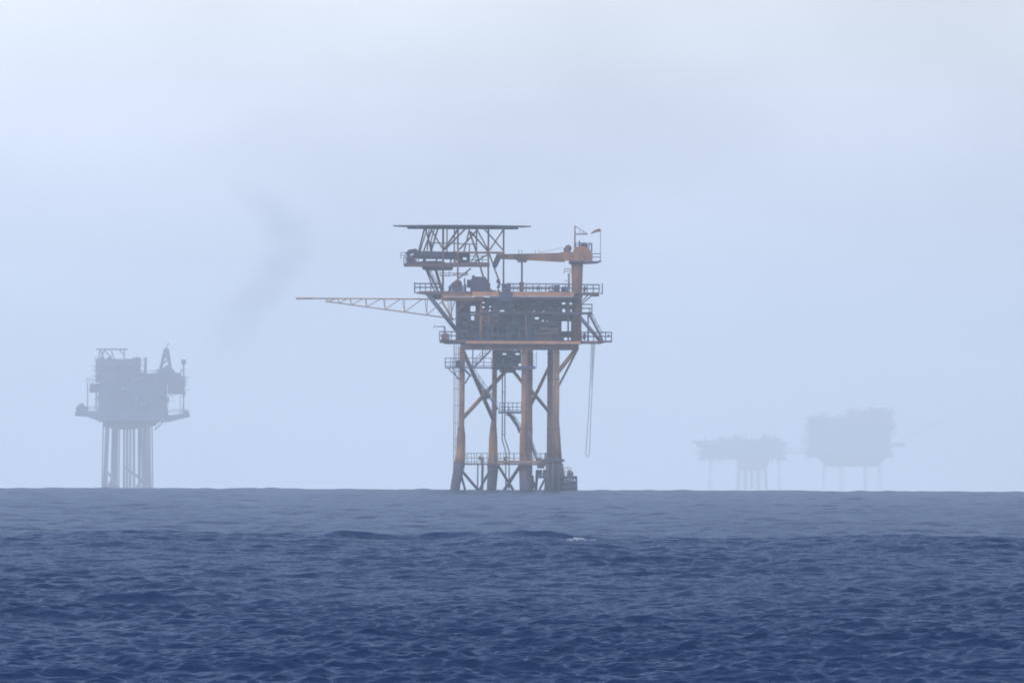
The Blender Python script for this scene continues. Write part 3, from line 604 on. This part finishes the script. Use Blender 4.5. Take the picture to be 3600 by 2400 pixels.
# ================================================================== LEFT PLATFORM (farther, hazier)
f2 = Frame(8000, 450, 1722)
P2 = f2.empty('production_platform'); tag(P2, 'bulky blue grey platform fading in mist on thick legs, below the smoke plume', 'offshore platform', 'offshore platforms in the mist')
f2.pyb += 0
def pr(F_, pts, d0, d1, name, m, par): return MB().prism([(F_(x, 0)[0], F_(0, y)[2]) for x, y in pts], d0, d1).build(name, m, par)
def far_module(F_, rect, d0, d1, cell, seed, name, par, m=None, gaps=()):
    eq, pp = MB(), MB(); clutter(F_, *rect, d0, d1, list(gaps), eq, pp, cell, .97, seed)
    x0, x1, y0, y1 = rect; eq.box(F_(x0+cell*.3, y1+2, d0+3), F_(x1-cell*.3, y0+cell*.3, d1-1))
    o = eq.build(name, m or FARSTEEL, par); pp.build('pipework', FARSTEEL, o); return o
def mist_blur_poles(F_, rect, pad, d0, d1, n, seed, par, r_=.09, name='mist_blur_poles'):
    """thin poles added round a far module to soften its outline like mist"""
    rg = random.Random(seed); x0, x1, y0, y1 = rect; m_ = MB()
    m_.box(F_(x0+9, y1-9, -2), F_(x1-9, y0+9, 2))      # hidden filler box inside the module, joining the added poles
    for i in range(n):
        d = rg.uniform(d0, d1); q = abs(rg.gauss(0, .5))*pad
        k = rg.random()
        if k < .5:
            x = rg.uniform(x0-pad*.5, x1+pad*.5)
            if rg.random() < .6: m_.tube(F_(x, y0+6, d), F_(x, y0-q, d), r_, n=4)
            else: m_.tube(F_(x, y1-6, d), F_(x, y1+q, d), r_, n=4)
        else:
            y = rg.uniform(y0-pad*.3, y1+pad*.3)
            if rg.random() < .5: m_.tube(F_(x0+8, y, d), F_(x0-q, y, d), r_, n=4)
            else: m_.tube(F_(x1-8, y, d), F_(x1+q, y, d), r_, n=4)
    return m_.build(name, FARSTEEL, par)
for i_, rc in enumerate(((345, 592, 1395, 1480), (348, 585, 1340, 1398), (336, 492, 1262, 1342), (590, 648, 1330, 1382), (490, 560, 1312, 1342), (556, 646, 1300, 1345))):
    mist_blur_poles(f2, rc, 16, -9, 9, 90, 300+i_, P2)
for x in (363, 414, 420, 445, 450, 468, 473, 486, 499, 534): MB().tube(f2(x, 1500, 3), f2(x+(x-445)*.05, 1745, 3), .3, n=6).build('conductor_pipe', FARSTEEL, P2)
for x0, x1, r_, d in ((380, 371, 10, -8), (402, 398, 13, 8), (437, 437, 5, 0), (459, 459, 5, 0), (493, 491, 6, 6), (521, 526, 12, -8), (508, 506, 8, 8)):
    MB().path([f2(x0, 1475, d), f2((x0+x1)/2, 1600, d), f2(x1, 1745, d)], [r_/10, r_/10, r_/10*1.15], 12).build('leg', FARSTEEL, P2)
for a, b_ in (((380, 1660), (437, 1740)), ((521, 1660), (459, 1740)), ((404, 1660), (370, 1740)), ((437, 1640), (521, 1700))): MB().tube(f2(*a, 0), f2(*b_, 0), .55, n=8).build('brace', FARSTEEL, P2)
pr(f2, ((362, 1478), (362, 1500), (410, 1510), (470, 1508), (530, 1500), (545, 1495), (570, 1475)), -6, 6, 'jacket_frame', FARSTEEL, P2)
MB().tube(f2(545, 1510, 0), f2(585, 1470, 0), .35, n=8).build('brace', FARSTEEL, P2)
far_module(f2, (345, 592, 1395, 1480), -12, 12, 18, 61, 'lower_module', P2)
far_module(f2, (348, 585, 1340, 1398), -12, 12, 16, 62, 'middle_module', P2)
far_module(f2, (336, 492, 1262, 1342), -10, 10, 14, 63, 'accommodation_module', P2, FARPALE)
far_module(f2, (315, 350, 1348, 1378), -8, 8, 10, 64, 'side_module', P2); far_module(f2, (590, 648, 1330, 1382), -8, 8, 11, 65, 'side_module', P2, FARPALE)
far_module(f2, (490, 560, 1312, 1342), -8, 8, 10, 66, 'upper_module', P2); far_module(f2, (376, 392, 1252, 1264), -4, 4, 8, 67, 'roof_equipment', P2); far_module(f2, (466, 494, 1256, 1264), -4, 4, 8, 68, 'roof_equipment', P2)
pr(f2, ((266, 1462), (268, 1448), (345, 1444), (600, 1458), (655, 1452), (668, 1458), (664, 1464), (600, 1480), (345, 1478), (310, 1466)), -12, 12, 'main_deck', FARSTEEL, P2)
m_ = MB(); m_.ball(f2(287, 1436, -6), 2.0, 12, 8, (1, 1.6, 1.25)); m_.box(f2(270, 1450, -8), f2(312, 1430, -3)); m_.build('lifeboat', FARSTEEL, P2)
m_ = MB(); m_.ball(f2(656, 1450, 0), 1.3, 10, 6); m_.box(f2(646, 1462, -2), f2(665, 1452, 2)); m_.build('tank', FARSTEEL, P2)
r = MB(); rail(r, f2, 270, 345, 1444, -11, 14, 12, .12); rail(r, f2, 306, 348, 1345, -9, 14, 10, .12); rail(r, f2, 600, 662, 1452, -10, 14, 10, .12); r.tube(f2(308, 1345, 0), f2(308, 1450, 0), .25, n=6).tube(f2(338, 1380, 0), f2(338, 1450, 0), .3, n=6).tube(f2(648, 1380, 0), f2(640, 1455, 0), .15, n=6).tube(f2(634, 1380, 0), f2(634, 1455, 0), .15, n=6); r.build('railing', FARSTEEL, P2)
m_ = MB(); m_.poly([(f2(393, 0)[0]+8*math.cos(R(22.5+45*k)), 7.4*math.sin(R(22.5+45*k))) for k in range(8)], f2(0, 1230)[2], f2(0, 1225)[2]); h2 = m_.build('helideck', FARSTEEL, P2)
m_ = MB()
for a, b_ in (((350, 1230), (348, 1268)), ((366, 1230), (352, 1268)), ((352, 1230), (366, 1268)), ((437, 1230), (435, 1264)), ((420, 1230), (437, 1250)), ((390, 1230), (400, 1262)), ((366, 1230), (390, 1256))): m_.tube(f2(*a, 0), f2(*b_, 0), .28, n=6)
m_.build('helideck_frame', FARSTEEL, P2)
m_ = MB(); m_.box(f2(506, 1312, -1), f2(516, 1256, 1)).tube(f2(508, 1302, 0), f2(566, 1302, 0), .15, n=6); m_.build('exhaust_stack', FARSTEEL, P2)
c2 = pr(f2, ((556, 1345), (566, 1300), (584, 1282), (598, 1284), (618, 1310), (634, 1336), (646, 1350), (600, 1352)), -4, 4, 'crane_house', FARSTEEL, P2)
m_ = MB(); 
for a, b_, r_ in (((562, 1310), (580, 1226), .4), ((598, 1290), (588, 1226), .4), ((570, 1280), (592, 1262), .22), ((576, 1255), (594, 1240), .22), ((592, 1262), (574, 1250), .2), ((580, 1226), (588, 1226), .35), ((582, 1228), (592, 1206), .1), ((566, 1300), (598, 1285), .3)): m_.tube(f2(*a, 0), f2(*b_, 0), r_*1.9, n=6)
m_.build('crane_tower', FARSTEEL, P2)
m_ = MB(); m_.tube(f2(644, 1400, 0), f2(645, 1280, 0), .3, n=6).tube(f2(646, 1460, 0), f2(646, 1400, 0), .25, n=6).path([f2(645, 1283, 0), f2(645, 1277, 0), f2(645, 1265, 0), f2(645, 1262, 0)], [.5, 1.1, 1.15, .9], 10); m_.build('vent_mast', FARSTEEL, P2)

# ================================================================== RIGHT PAIR (almost lost in the mist)
f3 = Frame(17800, 2620, 1735)
P3 = f3.empty('wellhead_platform'); tag(P3, 'low wide faint platform almost lost in the mist, second from the right', 'offshore platform', 'offshore platforms in the mist')
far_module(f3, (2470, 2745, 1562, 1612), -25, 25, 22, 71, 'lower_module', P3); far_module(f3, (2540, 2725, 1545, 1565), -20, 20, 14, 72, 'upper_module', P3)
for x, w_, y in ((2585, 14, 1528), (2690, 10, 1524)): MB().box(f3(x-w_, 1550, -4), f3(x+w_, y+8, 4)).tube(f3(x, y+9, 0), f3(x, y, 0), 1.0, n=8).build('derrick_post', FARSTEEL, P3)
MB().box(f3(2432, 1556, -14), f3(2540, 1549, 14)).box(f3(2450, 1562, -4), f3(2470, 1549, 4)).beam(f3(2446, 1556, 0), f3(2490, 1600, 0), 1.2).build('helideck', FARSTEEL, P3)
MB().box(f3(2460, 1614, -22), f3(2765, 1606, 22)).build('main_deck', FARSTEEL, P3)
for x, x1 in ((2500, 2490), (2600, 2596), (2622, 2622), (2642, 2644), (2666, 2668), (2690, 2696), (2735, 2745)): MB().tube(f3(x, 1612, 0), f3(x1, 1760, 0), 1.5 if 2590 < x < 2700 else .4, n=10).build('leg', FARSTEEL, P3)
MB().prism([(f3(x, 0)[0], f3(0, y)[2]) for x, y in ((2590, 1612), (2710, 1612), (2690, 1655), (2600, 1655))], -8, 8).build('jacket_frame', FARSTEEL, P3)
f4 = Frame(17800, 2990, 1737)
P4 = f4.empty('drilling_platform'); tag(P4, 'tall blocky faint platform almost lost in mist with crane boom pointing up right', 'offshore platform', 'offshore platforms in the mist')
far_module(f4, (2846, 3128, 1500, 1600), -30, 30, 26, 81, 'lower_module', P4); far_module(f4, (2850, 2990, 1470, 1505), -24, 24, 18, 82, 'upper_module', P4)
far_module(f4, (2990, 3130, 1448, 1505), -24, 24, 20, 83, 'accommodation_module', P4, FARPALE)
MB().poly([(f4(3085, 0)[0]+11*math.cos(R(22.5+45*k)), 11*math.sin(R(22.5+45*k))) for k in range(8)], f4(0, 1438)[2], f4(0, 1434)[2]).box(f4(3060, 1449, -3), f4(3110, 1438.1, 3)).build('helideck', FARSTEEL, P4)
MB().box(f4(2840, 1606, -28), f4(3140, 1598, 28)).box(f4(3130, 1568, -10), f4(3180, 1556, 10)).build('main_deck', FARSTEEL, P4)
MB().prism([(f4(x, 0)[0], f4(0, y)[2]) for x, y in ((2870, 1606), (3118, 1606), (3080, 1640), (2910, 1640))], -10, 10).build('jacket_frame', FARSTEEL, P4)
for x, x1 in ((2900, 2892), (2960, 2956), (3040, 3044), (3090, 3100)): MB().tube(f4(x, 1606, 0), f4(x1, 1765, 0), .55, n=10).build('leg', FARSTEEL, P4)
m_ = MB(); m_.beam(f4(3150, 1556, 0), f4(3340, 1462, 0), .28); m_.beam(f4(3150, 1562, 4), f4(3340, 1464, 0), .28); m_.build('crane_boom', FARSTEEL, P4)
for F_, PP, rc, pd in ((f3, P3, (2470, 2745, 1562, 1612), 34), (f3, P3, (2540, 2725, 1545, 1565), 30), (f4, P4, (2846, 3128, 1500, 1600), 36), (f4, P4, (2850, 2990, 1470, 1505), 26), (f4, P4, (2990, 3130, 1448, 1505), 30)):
    mist_blur_poles(F_, rc, pd*.8, -2, 2, 420, int(rc[0]+rc[2]), PP, .2)
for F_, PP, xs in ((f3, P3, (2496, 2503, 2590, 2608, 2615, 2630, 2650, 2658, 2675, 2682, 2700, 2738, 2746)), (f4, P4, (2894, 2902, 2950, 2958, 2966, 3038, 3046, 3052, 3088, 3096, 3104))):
    for x in xs: MB().tube(F_(x, 1600, 0), F_(x, 1765, 0), .28, n=6).build('conductor_pipe', FARSTEEL, PP)
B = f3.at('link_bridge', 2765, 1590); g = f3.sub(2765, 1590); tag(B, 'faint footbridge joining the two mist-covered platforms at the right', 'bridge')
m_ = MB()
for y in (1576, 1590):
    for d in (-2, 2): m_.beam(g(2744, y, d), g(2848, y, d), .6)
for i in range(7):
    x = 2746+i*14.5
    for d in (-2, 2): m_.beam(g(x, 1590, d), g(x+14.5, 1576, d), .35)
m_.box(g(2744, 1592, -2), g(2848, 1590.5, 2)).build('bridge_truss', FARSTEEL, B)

# ================================================================== whitecap on the near swell
rg = random.Random(5); m_ = MB()
for i in range(260):
    px = 2030+rg.gauss(0, 22); h_ = max(0, 1-abs(px-2030)/48); y_ = 399+rg.uniform(-2, 2)
    m_.ball(((px-1800)/F*y_, y_, .32+rg.uniform(-.02, .06)*h_), rg.uniform(.008, .020), 7, 5, (1.8, 1.2, .7))
FOAM = mat('sea foam', (.36, .41, .50), .9)
tag(m_.build('sea_foam', FOAM, None, False), 'small white breaking crest on the dark near swell', 'foam', None, 'stuff')

# ================================================================== smoke drifting up behind the left platform
DS = 8200; S_ = F/DS
cl = [(1345, 745, 45), (1285, 775, 58), (1230, 800, 64), (1150, 830, 68), (1080, 875, 70), (1020, 925, 68), (950, 985, 66), (880, 1015, 66), (820, 1010, 66), (760, 975, 70), (700, 925, 75), (650, 880, 70), (610, 850, 55)]
ctr = [((px+ROLL*(py-1200)-1800)/S_, CAM_H+(PY0-(py-ROLL*(px-1800)))/S_, w_*1.7/S_) for py, px, w_ in cl]
m_ = MB().path([(x, DS, z) for x, z, w_ in ctr], [w_*1.02 for x, z, w_ in ctr], 20)
SM = bpy.data.materials.new('dark thin smoke'); SM.use_nodes = True; t = SM.node_tree; t.nodes.clear(); N = t.nodes.new; L = t.links.new
o_ = N('ShaderNodeOutputMaterial'); pv = N('ShaderNodeVolumePrincipled'); pv.inputs['Color'].default_value = (.28, .33, .42, 1); L(pv.outputs[0], o_.inputs['Volume'])
g_ = N('ShaderNodeNewGeometry'); sp = N('ShaderNodeSeparateXYZ'); L(g_.outputs['Position'], sp.inputs[0])
z0, z1 = ctr[0][1], ctr[-1][1]; xa, xb = min(c[0] for c in ctr)-1, max(c[0] for c in ctr)+1
u = N('ShaderNodeMapRange'); u.inputs[1].default_value = z0; u.inputs[2].default_value = z1; L(sp.outputs['Z'], u.inputs[0])
def curve(vals, lo, hi):
    fc = N('ShaderNodeFloatCurve'); cv = fc.mapping.curves[0]; pts = [((c[1]-z0)/(z1-z0), (v-lo)/(hi-lo)) for c, v in zip(ctr, vals)]
    cv.points[0].location = pts[0]; cv.points[1].location = pts[-1]
    for p in pts[1:-1]: cv.points.new(*p)
    fc.mapping.update(); L(u.outputs[0], fc.inputs['Value'])
    mr = N('ShaderNodeMapRange'); mr.clamp = False; mr.inputs[3].default_value = lo; mr.inputs[4].default_value = hi; L(fc.outputs[0], mr.inputs[0]); return mr.outputs[0]
xc = curve([c[0] for c in ctr], xa, xb); ww = curve([c[2] for c in ctr], 0, 30)
def M(op, a, b=None):
    n = N('ShaderNodeMath'); n.operation = op
    for i, v in enumerate((a, b)):
        if v is None: continue
        if hasattr(v, 'links'): L(v, n.inputs[i])
        else: n.inputs[i].default_value = v
    return n.outputs[0]
dx = M('SUBTRACT', sp.outputs['X'], xc); dy = M('SUBTRACT', sp.outputs['Y'], DS)
rr2 = M('DIVIDE', M('ADD', M('MULTIPLY', dx, dx), M('MULTIPLY', dy, dy)), M('MULTIPLY', ww, ww))
core = M('MAXIMUM', M('SUBTRACT', 1.0, rr2), 0.0)
nz = N('ShaderNodeTexNoise'); nz.inputs['Scale'].default_value = .11; nz.inputs['Detail'].default_value = 5; L(g_.outputs['Position'], nz.inputs[0])
nn = N('ShaderNodeMapRange'); nn.inputs[1].default_value = .3; nn.inputs[2].default_value = .7; nn.inputs[3].default_value = .1; nn.inputs[4].default_value = 1.6; L(nz.outputs[0], nn.inputs[0])
ends = M('MULTIPLY', M('MINIMUM', M('MULTIPLY', u.outputs[0], 2.4), 1.0), M('MINIMUM', M('MULTIPLY', M('SUBTRACT', 1.0, u.outputs[0]), 4.0), 1.0))
dens = M('MULTIPLY', M('MULTIPLY', M('MULTIPLY', core, nn.outputs[0]), ends), .0165); L(dens, pv.inputs['Density'])
tag(m_.build('smoke', SM), 'faint dark smoke plume rising and bending above the left platform', 'smoke', None, 'stuff')

# ================================================================== haze: one even volume round everything
hz = MB().box((-19500, -19500, -60), (19500, 19500, 125))
HM = bpy.data.materials.new('sea mist'); HM.use_nodes = True; HM.cycles.volume_sampling = 'DISTANCE'; t = HM.node_tree; t.nodes.clear()
o_ = t.nodes.new('ShaderNodeOutputMaterial'); pv = t.nodes.new('ShaderNodeVolumePrincipled'); t.links.new(pv.outputs[0], o_.inputs['Volume'])
pv.inputs['Color'].default_value = (.87, .94, 1, 1); pv.inputs['Density'].default_value = .000112; pv.inputs['Anisotropy'].default_value = 0.0
tag(hz.build('haze', HM), 'pale blue sea mist', None, None, 'stuff')
